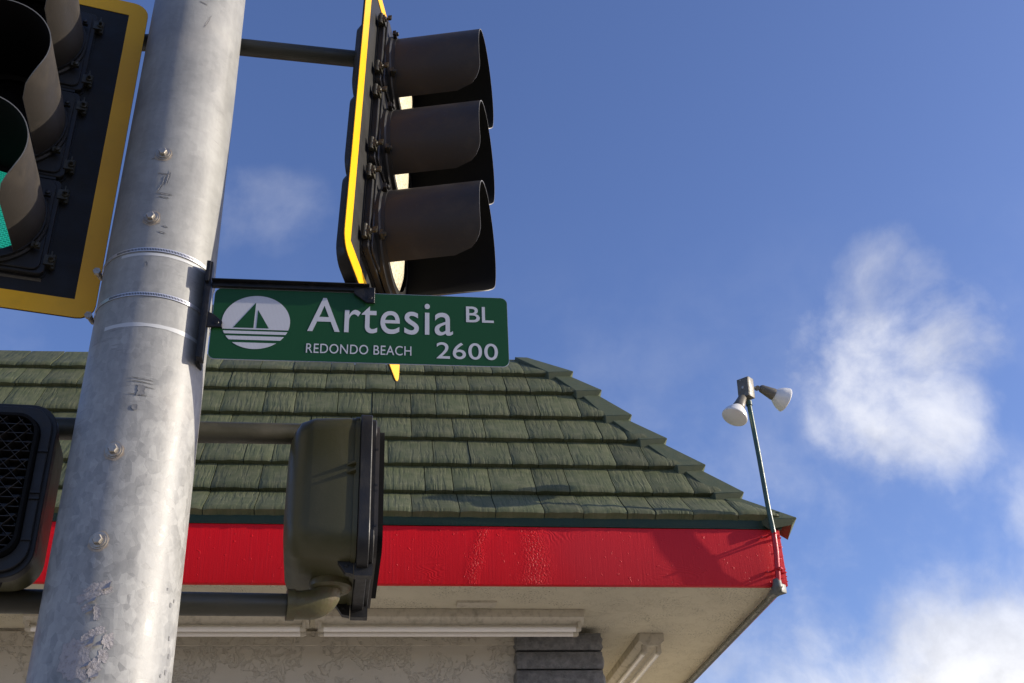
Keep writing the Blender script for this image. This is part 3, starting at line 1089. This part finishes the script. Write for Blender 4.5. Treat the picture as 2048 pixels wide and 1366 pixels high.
def patch(name, ang, z, w, h, mat, seed, rag=.25, n=36, out=.0012, slant=0.0, parent=None):
    """irregular thin piece lying on the pole surface"""
    b = MB()
    cnt = [(0, 0)]
    rings = [cnt]
    vs = [on_pole(ang, z, out)]
    fs = []
    for j in (0.5, 1.0):
        for k in range(n):
            an = 2 * PI * k / n
            rr = j * (1 + (rag * (noise.noise(Vector((math.cos(an) * 2.2, math.sin(an) * 2.2, seed))) * 1.6
                               + .5 * noise.noise(Vector((math.cos(an) * 9, math.sin(an) * 9, seed + 5)))) if j == 1.0 else 0))
            sq = 1.0 / max(abs(math.cos(an)), abs(math.sin(an))) ** .45
            x, y = w / 2 * rr * sq * math.cos(an), h / 2 * rr * sq * math.sin(an)
            x2 = x + slant * y
            y2 = y - slant * x
            lift = out + (.0005 * (1 + noise.noise(Vector((an * 3, seed, 2)))) if j == 1 else 0)
            vs.append(on_pole(ang + math.degrees(x2 / prad(z)), z + y2, lift))
    for k in range(n):
        k2 = (k + 1) % n
        fs.append((0, 1 + k, 1 + k2))
        fs.append((1 + k, 1 + n + k, 1 + n + k2, 1 + k2))
    b.add(vs, fs)
    return b.build(name, mat, parent or pole)


# torn sticker remains low on the pole
for (ang, z, w, h, sd, sl) in ((-91, 2.425, .055, .030, 1, -.5), (-97, 2.415, .040, .016, 2, -.6), (-82, 2.425, .020, .012, 21, -.3),
                               (-88, 2.378, .014, .032, 3, -.2), (-97, 2.388, .016, .010, 22, -.5),
                               (-99, 2.275, .062, .080, 4, -.1), (-92, 2.325, .030, .014, 23, -.6), (-86, 2.335, .034, .014, 5, -.5),
                               (-76, 2.318, .022, .034, 6, 0), (-84, 2.258, .026, .040, 7, .1), (-78, 2.285, .020, .026, 24, 0)):
    patch('sticker_scrap', ang, z, w, h, M['sticker'], sd * 3.7, .34, 44, .0006, sl)
# curled torn edges that throw small shadows
for (ang, z, s, sd) in ((-84.5, 2.437, .012, 1), (-95, 2.384, .010, 2), (-90.5, 2.318, .014, 3), (-85, 2.312, .010, 4), (-83.5, 2.246, .008, 5), (-94, 2.405, .008, 6), (-91.5, 2.268, .009, 7)):
    a = MB()
    p0 = on_pole(ang, z, .001)
    p1 = on_pole(ang + 4, z + s * .8, .001)
    p2 = on_pole(ang + 3.5, z - s * .6, .010)
    p3 = on_pole(ang - 3, z - s, .005)
    a.add([p0, p1, p2, p3], [(0, 1, 2), (0, 2, 3)])
    a.build('sticker_curl', M['sticker'], pole, smooth=False)
# grey dabs of paint
patch('paint_dab', -79.5, 2.915, .018, .028, M['graphite'], 9.1, .35, 24, .0008)
patch('paint_dab', -83, 2.868, .013, .016, M['graphite'], 12.3, .15, 20, .0008)
# thin scratches and dark rubbed marks
for (ang, z, w, h, sd, sl_) in ((-100, 3.622, .030, .0030, 31, -.35), (-86, 3.630, .016, .0022, 32, -.1), (-89, 3.566, .034, .0030, 33, .1),
                                (-88, 3.545, .005, .030, 34, .1), (-84, 3.555, .004, .040, 35, .1), (-91, 3.520, .004, .026, 36, .4),
                                (-86, 3.500, .040, .0050, 37, .1), (-85, 3.488, .030, .0030, 38, .1), (-80, 3.395, .014, .004, 39, .4),
                                (-82, 3.375, .018, .004, 40, .3), (-93, 3.276, .006, .014, 41, -.3), (-92, 3.400, .030, .0025, 42, -.2),
                                (-80, 2.945, .045, .0022, 43, .1), (-79, 2.936, .050, .0018, 44, .1), (-81, 2.902, .042, .0018, 45, .1), (-78, 2.925, .052, .0014, 46, .1),
                                (-66, 4.15, .004, .05, 47, .3), (-74, 4.22, .022, .003, 48, .4), (-97, 4.25, .02, .0025, 49, .6)):
    patch('scuff_mark', ang, z, w, h, M['scuff'], sd * 1.3, .45, 26, .0005, sl_)
# small round holes along the right side low down
for (ang, z, rr) in ((-21, 2.424, .006), (-16, 2.437, .004), (-17, 2.352, .0055), (-14, 2.315, .006), (-24, 2.266, .004), (-17, 2.278, .006), (-28, 2.455, .003)):
    patch('pit_mark', ang, z, rr * 1.4, rr * 2, M['graphite'], rr * 900, .1, 16, .0006)
# pale smears: ghosts of old bands
for z, a0, a1, hh in ((3.095, -128, -15, .0055), (3.305, -122, -28, .004)):
    a = MB()
    vs, fs = [], []
    n = 60
    for k in range(n + 1):
        an = a0 + (a1 - a0) * k / n
        gapk = .5 + .9 * noise.noise(Vector((an * .09, z * 7, 3)))
        hk = hh * max(.15, min(1.2, .75 + gapk * .5))
        vs += [on_pole(an, z - hk, .0006), on_pole(an, z + hk, .0006)]
    for k in range(n):
        fs.append((2 * k, 2 * k + 2, 2 * k + 3, 2 * k + 1))
    a.add(vs, fs)
    a.build('zinc_smear', M['stain'], pole)
# mounting arms and collars
def arm(name, pts, r, mat, collar=True):
    b = MB()
    b.tube([(x - PX, y - PY, z - .13) for x, y, z in pts], r, 24)
    return b.build(name, mat, pole)


arm('mounting_arm', [(-.95, 2.815, 4.375), (-.572, 2.745, 4.330), (-.02, 2.825, 4.375)], .0275, M['olive_pipe'])
arm('mounting_arm', [(-1.05, 2.74, 2.950), (-.572, 2.78, 2.965), (-.12, 2.93, 3.040)], .0290, M['olive_pipe'])
arm('mounting_arm', [(-1.30, 2.74, 2.500), (-.572, 2.79, 2.508), (-.175, 2.93, 2.549)], .0290, M['olive_pipe'])
arm('mounting_arm', [(-.572, 2.745, 3.33), (-.05, 2.87, 3.33), (.0, 2.88, 3.35), (.01, 2.88, 3.44)], .0250, M['olive_pipe'])

# ------------------------------------------------------------------ vehicle signals
SIG = 'three section traffic signal heads on the pole'
PW, PH = .62, 1.16       # backplate
PITCHZ = .322            # section pitch


def visor_mesh(length=.27, r0=.150, r1=.150, gap0=62, drop=.0):
    """tunnel visor around local -Y; the opening is at the bottom and the front lower corners are rounded off"""
    b = MB()
    n, ml = 48, 14
    half = 180 - gap0 / 2
    T = .0025
    for shell, mat in ((0, M['visor']), (1, M['visor_in'])):
        vs, fs = [], []
        for i in range(n + 1):
            an = -half + 2 * half * i / n                 # measured from the top
            ed = (half - abs(an)) * PI / 180 * r0         # arc distance from the lower edge
            rr = .080
            L = length
            if ed < rr:
                L = length - rr * (1 - math.sqrt(max(0, 1 - (1 - ed / rr) ** 2))) * .95
            for j in range(ml + 1):
                t = j / ml
                y = -L * t
                rad = r0 + (r1 - r0) * (-y / length) - shell * T
                vs.append((math.sin(R(an)) * rad, y, math.cos(R(an)) * rad - drop * (-y)))
        for i in range(n):
            for j in range(ml):
                p = i * (ml + 1) + j
                fs.append((p, p + 1, p + ml + 2, p + ml + 1))
        b.add(vs, fs, mat)
    # bright worn rim joining the two shells
    o2 = (n + 1) * (ml + 1)
    rim = []
    for i in range(n):
        p, q_ = i * (ml + 1) + ml, (i + 1) * (ml + 1) + ml
        rim.append((p, q_, q_ + o2, p + o2))
    for j in range(ml):
        rim.append((j, j + 1, j + 1 + o2, j + o2))
        e = n * (ml + 1) + j
        rim.append((e, e + 1, e + 1 + o2, e + o2))
    k = b.slot(M['steel_rim'])
    for f in rim:
        b.f.append(f)
        b.mi.append(k)
    me = bpy.data.meshes.new('visor')
    me.from_pydata(b.v, [], b.f)
    for mt_ in b.mats:
        me.materials.append(mt_)
    me.polygons.foreach_set('material_index', b.mi)
    me.shade_smooth()
    me.set_sharp_from_angle(angle=R(60))
    return me


M['steel_rim'] = pbr('worn_visor_edge', (.20, .19, .165), .45, .3)
VIS = visor_mesh()
VIS_LONG = visor_mesh(.305, gap0=76)


def signal(label, loc, rot, lens_mats, visor_rot=(0, 0, 0), vmesh=None):
    """origin: centre of the backplate's lower edge; local -Y looks out of the lenses"""
    t = thing('traffic_signal', label, 'traffic signal', loc, rot, SIG)
    zb = (PH - 3 * PITCHZ) / 2
    # backplate with its cut-out
    out = rrect(-PW / 2, PW / 2, 0, PH, .045)
    inn = rect_like(-.165, .165, zb - .004, PH - zb + .004)
    b = MB()
    b.ring(out, inn, -.001, .003)
    b.build('backplate', M['black_paint'], t, smooth=False)
    b = MB()
    o2 = rrect(-PW / 2 + .0008, PW / 2 - .0008, .0008, PH - .0008, .045)
    i2 = rect_like(-PW / 2 + .055, PW / 2 - .055, .055, PH - .055)
    b.ring(o2, i2, -.0030, -.0012)
    b.build('yellow_border', M['yellow'], t, smooth=False)
    for s in range(3):
        z0 = zb + s * PITCHZ
        zc = z0 + PITCHZ / 2
        # housing behind the plate, tapering towards the back
        b = MB()
        fr = rrect(-.172, .172, z0 + .002, z0 + PITCHZ - .002, .02)
        bk = rrect(-.150, .150, z0 + .004, z0 + PITCHZ - .004, .05)
        n = len(fr)
        vs = [(x, -.006, z) for x, z in fr] + [(x, .030, z) for x, z in fr] + [(x, .068, z) for x, z in bk]
        fs = [tuple(range(n)), tuple(reversed(range(2 * n, 3 * n)))]
        for lay in (0, 1):
            for i in range(n):
                j = (i + 1) % n
                fs.append((lay * n + i, lay * n + i + n, lay * n + j + n, lay * n + j))
        b.add(vs, fs)
        b.build('housing', M['black_metal'], t)
        # door with a round boss for the lens
        b = MB()
        b.prism(rrect(-.170, .170, z0 + .006, z0 + PITCHZ - .006, .018), -.024, -.006)
        b.prism(rrect(-.158, .158, z0 + .014, z0 + PITCHZ - .014, .022), -.031, -.024)
        door = b.build('door', M['black_metal'], t, bevel=.002, seg=1)
        b = MB()
        b.lathe([(0, .130), (0, .1585), (.012, .1585), (.016, .153), (.026, .152), (.026, .130)], (0, -.029, zc), (0, -1, 0), 48)
        b.build('lens_ring', M['black_metal'], door)
        # lens, slightly domed
        b = MB()
        prof = [(0, .150), (.006, .140), (.020, .11), (.030, .07), (.035, .03), (.036, 0)]
        b.lathe(prof, (0, -.032, zc), (0, -1, 0), 40)
        b.build('lens', lens_mats[s], door)
        # visor and its tabs
        v = link('visor', vmesh or VIS, t)
        v.location = (0, -.038, zc)
        v.rotation_euler = visor_rot
        for an in (58, 122, 238, 302):
            b = MB()
            b.box((math.sin(R(an)) * .164, -.050, zc + math.cos(R(an)) * .160), (.022, .010, .016))
            b.lathe([(0, .0065), (.006, .006), (.008, 0)], (math.sin(R(an)) * .166, -.055, zc + math.cos(R(an)) * .162), (0, -1, 0), 10)
            b.build('visor_tab', M['bronze'] if an in (122, 238) else M['black_metal'], v if False else door)
        # latches (right and left) with wing nuts, two a section
        for sx_ in (-1, 1):
            for dz in (.052, PITCHZ - .052):
                b = MB()
                x = sx_ * .176
                b.box((x, -.018, z0 + dz), (.026, .020, .030))
                b.tube([(x + sx_ * .010, -.016, z0 + dz - .022), (x + sx_ * .010, -.016, z0 + dz + .022)], .0065, 10)
                b.lathe([(0, .0085), (.012, .0085), (.014, .005), (.026, .005), (.026, 0)], (x + sx_ * .006, -.020, z0 + dz), (0, -1, 0), 10)
                b.box((x + sx_ * .006, -.042, z0 + dz + .006), (.003, .012, .018))
                b.build('latch', M['bronze'], door, angle=30)
        # small rib between the doors
        if s < 2:
            b = MB()
            b.box((0, -.014, z0 + PITCHZ), (.30, .018, .008))
            b.build('door_rib', M['black_metal'], t)
    # bottom hub of the housing
    b = MB()
    b.lathe([(0, .05), (.018, .05), (.022, .036), (.04, .036), (.04, 0)], (0, .055, zb), (0, 0, -1), 24)
    b.build('bottom_hub', M['black_metal'], t)
    return t


right_root = (-.079 + .22 * .30, 2.50 + .975 * .30, 3.363 - .022)
rs = signal('black traffic signal above the street sign, seen from its side, with pale unlit lenses',
            (0, 0, 0), (0, 0, 0), [M['lens_clear']] * 3)
W_ = Vector((.246, .969, 0)).normalized()
rot_r = Matrix.Rotation(math.atan2(W_.y, W_.x), 4, 'Z') @ Matrix.Rotation(R(6.2), 4, 'Y')
corner = Vector((-.096, 2.50, 3.394))
rs.matrix_world = Matrix.Translation(corner) @ rot_r @ Matrix.Scale(1.105, 4) @ Matrix.Translation((PW / 2, 0, 0))
lsg = signal('black traffic signal left of the pole with its green light lit',
             (0, 0, 0), (0, 0, 0), [M['lens_green'], M['lens_dark'], M['lens_dark']], (0, 0, R(-8)), VIS_LONG)
lcorner = Vector((-.752, 2.71, 3.256))
lsg.matrix_world = Matrix.Translation(lcorner) @ Matrix.Rotation(R(13), 4, 'Z') @ Matrix.Scale(1.02, 4) @ Matrix.Translation((-PW / 2, 0, 0))

# ------------------------------------------------------------------ pedestrian signals
PED = 'pedestrian signals on the pole'


def ped_signal(label, loc, rotz, front=True):
    """origin: centre of the housing bottom at the front face; local -Y looks out"""
    t = thing('pedestrian_signal', label, 'pedestrian signal', loc, (0, 0, rotz), PED)
    w, h, d = .44, .408, .182
    # deep rounded housing
    layers = [(-.0, .217, .0, .062), (.03, .217, .0, .062), (.115, .216, .003, .066), (.150, .207, .012, .068), (.168, .182, .028, .07), (.178, .160, .050, .07), (.182, .125, .085, .06)]
    b = MB()
    vs, fs = [], []
    n = None
    for (y, hw, ins, r) in layers:
        o_ = rrect(-hw, hw, ins, h - ins, r, 7)
        n = len(o_)
        vs += [(x, y, z) for x, z in o_]
    for lay in range(len(layers) - 1):
        for i in range(n):
            j = (i + 1) % n
            fs.append((lay * n + i, lay * n + i + n, lay * n + j + n, lay * n + j))
    fs.append(tuple(range(n)))
    fs.append(tuple(reversed(range((len(layers) - 1) * n, len(layers) * n))))
    b.add(vs, fs)
    # raised seam around the housing
    b.ring(rrect(-.2205, .2205, -.0035, h + .0035, .066, 7), rrect(-.205, .205, .01, h - .01, .055, 7), -.004, .008)
    b.build('housing', M['olive'], t, angle=40)
    # door frame
    b = MB()
    out = rrect(-.2235, .2235, -.018, h + .010, .066, 7)
    inn = rrect(-.182, .182, .030, h - .036, .045, 7)
    b.ring(out, inn, -.036, -.006)
    b.ring(rrect(-.214, .214, -.006, h - .002, .06, 7), rrect(-.190, .190, .022, h - .028, .05, 7), -.048, -.036)
    fr = b.build('door_frame', M['black_metal'], t, bevel=.002, seg=1)
    for i_ in range(4):
        zz = (.07, .17, .185, .29)[i_]
        for sx_ in (-.204, .204):
            b = MB()
            b.box((sx_, -.050, zz), (.022, .006, .005))
            b.build('frame_rib', M['black_metal'], fr)
    # dark legend panel with red lens cells
    b = MB()
    b.box((0, -.012, h / 2), (.372, .006, h - .055))
    b.build('legend_panel', M['lens_dark'], t, smooth=False)
    b = MB()
    for i in range(5):
        b.box((-.10 + .045 * i, -.017, .24 + .05 * math.sin(i * 1.3)), (.026, .004, .055))
        b.box((-.09 + .045 * i, -.017, .16 + .04 * math.cos(i * 1.9)), (.026, .004, .045))
    b.build('legend', M['ped_red'], t, smooth=False)
    # egg-crate louvre: level blades with crossed diagonal blades in front
    cr = MB()
    cr.ring(rrect(-.188, .188, .024, h - .030, .05, 7), rrect(-.181, .181, .031, h - .037, .045, 7), -.070, -.020)
    cro = cr.build('louvre_frame', M['visor_in'], t)
    for k in range(14):
        z = .050 + k * .0232
        hw = .178
        e = min(z - .031, h - .037 - z)
        if e < .045:
            hw -= .045 - math.sqrt(max(0, .045 ** 2 - (.045 - e) ** 2))
        b = MB()
        b.box((0, -.044, z), (2 * hw, .040, .0016))
        b.build('louvre_blade', M['louvre'], cro, smooth=False)
    for s in (-1, 1):
        for k in range(-9, 10):
            c = k * .042
            # diagonal line x = s*(z - h/2) + c clipped to the opening
            pts = []
            for i in range(61):
                z = .034 + (h - .074) * i / 60
                x = s * (z - h / 2) * .95 + c
                e = min(z - .031, h - .037 - z)
                hw = .180
                if e < .045:
                    hw -= .045 - math.sqrt(max(0, .045 ** 2 - (.045 - e) ** 2))
                if abs(x) < hw:
                    pts.append((x, z))
            if len(pts) > 4:
                (x0, z0), (x1, z1) = pts[0], pts[-1]
                b = MB()
                b.tube([(x0, -.068, z0), (x1, -.068, z1)], .0008, 5)
                b.add([(x0, -.030, z0), (x1, -.030, z1), (x1, -.067, z1), (x0, -.067, z0)], [(0, 1, 2, 3)])
                b.build('louvre_diagonal', M['louvre'], cro, smooth=False)
    # top latch and bottom hinge lugs
    b = MB()
    b.prism([(-.035, h + .004), (.035, h + .004), (.016, h + .034), (-.016, h + .034)], -.042, -.018)
    b.lathe([(0, .008), (.016, .008), (.018, .0045), (.03, .0045), (.03, 0)], (0, -.042, h + .020), (0, -1, 0), 12)
    b.build('latch', M['black_metal'], t)
    for x in (-.14, .14):
        b = MB()
        b.prism([(x - .012, .012), (x + .012, .012), (x + .012, -.038), (x - .012, -.038)], -.048, -.002)
        vs = [(x - .010, .0, .030), (x - .010, .060, .030), (x - .010, .020, -.030), (x - .010, .0, -.034),
              (x + .010, .0, .030), (x + .010, .060, .030), (x + .010, .020, -.030), (x + .010, .0, -.034)]
        b.add(vs, [(0, 1, 2, 3), (7, 6, 5, 4), (0, 4, 5, 1), (1, 5, 6, 2), (2, 6, 7, 3), (3, 7, 4, 0)])
        b.lathe([(0, .005), (.004, .004), (.005, 0)], (x - .010, .018, -.012), (-1, 0, 0), 10)
        b.build('hinge_lug', M['black_metal'], t, smooth=False)
    # side ribs on the housing edge
    for z in (.215, .237):
        b = MB()
        for s in (-1,):
            b.add([(s * .212, .004, z), (s * .240, .004, z), (s * .212, .034, z), (s * .212, .004, z + .006), (s * .240, .004, z + .006), (s * .212, .034, z + .006)],
                  [(0, 1, 2), (3, 5, 4), (0, 3, 4, 1), (1, 4, 5, 2), (2, 5, 3, 0)])
        b.build('side_rib', M['olive'], t, smooth=False)
    return t


M['louvre'] = pbr('louvre_dusty_plastic', rough=.6, build=wear((.018, .016, .014), (.06, .045, .03), .7, 40, .2))
# right one, turned away: its face looks to the right
pr = ped_signal('olive pedestrian signal right of the pole, its rounded back and side showing below the sign',
                (0, 0, 0), 0)
pr_m = Matrix.Translation((-.036, 2.720, 2.624)) @ Matrix.Rotation(R(92), 4, 'Z') @ Matrix.Rotation(R(4), 4, 'Y') @ Matrix.Translation((.225, 0, 0))
pr.matrix_world = pr_m
# shallow hood standing in front of the frame
hb = MB()
w2, h2 = .214, .405
hood = rrect(-w2, w2, .004, h2 - .022, .055, 7)
hoodi = rrect(-w2 + .004, w2 - .004, .008, h2 - .026, .051, 7)
hb.ring(hood, hoodi, -.056, -.030)
hb.build('hood', M['visor'], pr)


def inv(p):
    return pr_m.inverted() @ Vector(p)


# elbow under the right one joining the lower arm
eb = MB()
ep = [(-.205, 2.924, 2.548), (-.172, 2.929, 2.549)]
for k in range(9):
    an = R(90 * k / 8)
    ep.append((-.152 + .046 * math.sin(an), 2.932 + .006 * k / 8, 2.551 + .046 * (1 - math.cos(an))))
ep.append((-.106, 2.938, 2.628))
eb.tube([inv(p) for p in ep], [.037, .037] + [.0385] * 9 + [.0385], 28)
eb.tube([inv((-.208, 2.924, 2.548)), inv((-.188, 2.927, 2.5485))], .041, 24)
eb.tube([inv((-.098, 2.938, 2.590)), inv((-.098, 2.938, 2.597)), inv((-.098, 2.938, 2.625))], [.050, .056, .056], 24)
eb.build('elbow', M['elbow'], pr)
pl = ped_signal('pedestrian signal with crossed louvre over its dark face, left of the pole',
                (-.978, 2.600, 2.510), R(3))

# ------------------------------------------------------------------ street name sign
SGX0, SGX1, SGZ0, SGZ1, SGY = -.4114, .3396, 3.0343, 3.2433, 2.510
sg = thing('street_sign', 'green street name sign reading Artesia BL 2600 Redondo Beach, strapped to the pole', 'street sign', (SGX0, SGY, SGZ0))
sw, sh = SGX1 - SGX0, SGZ1 - SGZ0
b = MB()
b.prism(rrect(0, sw, 0, sh, .018, 6), 0, .0025)
b.build('panel_backing', M['sign_edge'], sg, smooth=False)
b = MB()
b.prism(rrect(.0012, sw - .0012, .0012, sh - .0012, .017, 6), -.0006, -.0001)
b.build('sign_face', M['sign_green'], sg, smooth=False)


def flat(name, polys, mat, y=-.0012, th=.0004):
    b_ = MB()
    for pl_ in polys:
        b_.prism(pl_, y, y + th)
    return b_.build(name, mat, sg, smooth=False)


# emblem: disc cut by green bands with a sailing boat; px() turns sign-drawing units into metres
def px(x, y):
    """sign-drawing units: 1880 wide, 430 high, origin top left"""
    return (x / 1880 * sw, sh - y / 430 * sh * 1.0)


lcx, lcy, lrx = 268, 212, 203
K = sh / 430
lr = 165 * K
C0 = Vector(px(275, 205))
lr = .0845


def chord(z0, z1):
    n = 22
    pts = []
    a0, a1 = math.asin(max(-1, min(1, z0 / lr))), math.asin(max(-1, min(1, z1 / lr)))
    for k in range(n + 1):
        a_ = a0 + (a1 - a0) * k / n
        pts.append((C0.x + lr * math.cos(a_), C0.y + .93 * lr * math.sin(a_)))
    for k in range(n + 1):
        a_ = a1 + (a0 - a1) * k / n
        pts.append((C0.x - lr * math.cos(a_), C0.y + .93 * lr * math.sin(a_)))
    return pts


for z0, z1 in ((-.0235, lr), (-.038, -.029), (-.0565, -.0445), (-lr, -.065)):
    flat('emblem_disc', [chord(z0 if z0 > -lr else -lr, z1)], M['sign_white'])
top = (C0.x - .000, C0.y + .058)
flat('emblem_sail', [[(C0.x - .004, C0.y + .058), (C0.x - .055, C0.y - .0175), (C0.x - .005, C0.y - .0175)],
                     [(C0.x + .003, C0.y + .036), (C0.x + .002, C0.y - .0175), (C0.x + .033, C0.y - .0175)]], M['sign_green'], -.0017)


def text(body, x, z, height, width=None, bold=0.0, spacing=1.0):
    cu = bpy.data.curves.new('lettering', 'FONT')
    cu.body = body
    cu.size = 1.0
    cu.space_character = spacing
    cu.offset = bold
    cu.extrude = .003
    to = bpy.data.objects.new('lettering_tmp', cu)
    COL.objects.link(to)
    dg = bpy.context.evaluated_depsgraph_get()
    me = bpy.data.meshes.new_from_object(to.evaluated_get(dg))
    bpy.data.objects.remove(to)
    bpy.data.curves.remove(cu)
    xs = [v.co.x for v in me.vertices]
    ys = [v.co.y for v in me.vertices]
    x0, x1, y0, y1 = min(xs), max(xs), min(ys), max(ys)
    sz = height / (y1 - y0)
    sx_ = (width / (x1 - x0)) if width else sz
    for v in me.vertices:
        c = v.co.copy()
        v.co = ((c.x - x0) * sx_ + x, -.0009 - (.0004 if c.z > 0 else 0), (c.y - y0) * sz + z)
    me.materials.clear()
    me.materials.append(M['sign_white'])
    return link('lettering', me, sg)


# (text, left, bottom, height, width) in metres on the panel
text('Artesia', .2385, .0870, .1020, .369, .003, 1.06)
text('BL', .6420, .1300, .0480, .072, .006)
text('2600', .5650, .0185, .0485, .157, .004, 1.05)
text('REDONDO BEACH', .2385, .0245, .0275, .263, .0, 1.05)
# bracket: vertical channel on the pole, long top arm, end tabs
def sl(x, y, z):
    return (x - SGX0, y - SGY, z - SGZ0)
def slr(x, y, z):
    k_ = 2.51 / 2.45
    return sl(x * k_, y + .06, 1.6 + (z - 1.6) * k_)
b = MB()
b.box(slr(-.4190, 2.452, 3.135), (.016, .034, .285))
b.box(slr(-.4250, 2.480, 3.135), (.012, .050, .285))
b.box(slr(-.4210, 2.436, 3.240), (.010, .022, .062))
b.build('pole_bracket', M['sign_black'], sg, bevel=.002)
b = MB()
b.box(slr(-.215, 2.448, 3.2125), (.400, .014, .015))
b.box(slr(-.215, 2.438, 3.2185), (.400, .020, .003))
b.build('top_arm', M['sign_black'], sg, bevel=.0015)
for (x, z, flip) in ((-.022, 3.192, 1), (-.392, 3.105, -1)):
    b = MB()
    if flip == 1:
        outl = [(-.036, .024), (.016, .024), (.016, -.022), (-.004, -.022), (-.036, .004)]
    else:
        outl = [(-.026, .028), (-.004, .016), (.018, -.004), (.018, -.020), (-.026, -.020)]
    b.prism([(slr(x + p, 0, z)[0], slr(0, 0, z + q_)[2]) for p, q_ in outl], -.010, -.0035)
    c_ = slr(x + .004, 2.45, z - .007)
    b.lathe([(0, .0062), (.0012, .0062), (.0012, 0)], (c_[0], -.0098, c_[2]), (0, -1, 0), 14)
    b.build('sign_clip', M['sign_black'], sg, bevel=.001, seg=1)
# worm-drive bands round the pole
for z in (3.319, 3.184):
    a0 = -100.0
    b = MB()
    vs, fs = [], []
    n = 100
    pc = Vector((PX - SGX0, PY - SGY, .13 - SGZ0))
    for k in range(n + 1):
        an = 80 - 360 * k / n
        for hh, out in ((-.0052, .0012), (-.0052, .0026), (.0052, .0026), (.0052, .0012)):
            vs.append(on_pole(an, z + hh, out) + pc)
    for k in range(n):
        for j in range(4):
            p, q_ = k * 4 + j, k * 4 + (j + 1) % 4
            fs.append((p, q_, q_ + 4, p + 4))
    b.add(vs, fs)
    band = b.build('band_clamp', M['bright_steel'], sg)
    # thread slots of the band
    b = MB()
    for k in range(54):
        an = -128 + k * 1.55
        p = on_pole(an, z, .0028) + pc
        tn = Vector((-math.sin(R(an)), math.cos(R(an)), 0))
        nn_ = Vector((math.cos(R(an)), math.sin(R(an)), 0))
        up_ = Vector((0, 0, 1))
        q0 = tn * .0009
        z0 = up_ * .0032
        b.add([p - q0 - z0, p + q0 - z0 + tn * .0004, p + q0 + z0 + tn * .0004, p - q0 + z0], [(0, 1, 2, 3)])
    b.build('band_slots', M['visor_in'], band, smooth=False)
    # screw housing at the left of the pole
    b = MB()
    p = on_pole(-172, z - .004, .010) + pc
    b.lathe([(-.016, .007), (.016, .007), (.018, .005), (.018, 0)], p, (.2, 1, 0), 12, caps=True)
    b.lathe([(0, .010), (.008, .010), (.008, 0)], p + Vector((-.003, -.014, 0)), (.1, -1, 0), 6, caps=True)
    b.build('band_screw', M['steel'], band)

print('shingles', nshingle)
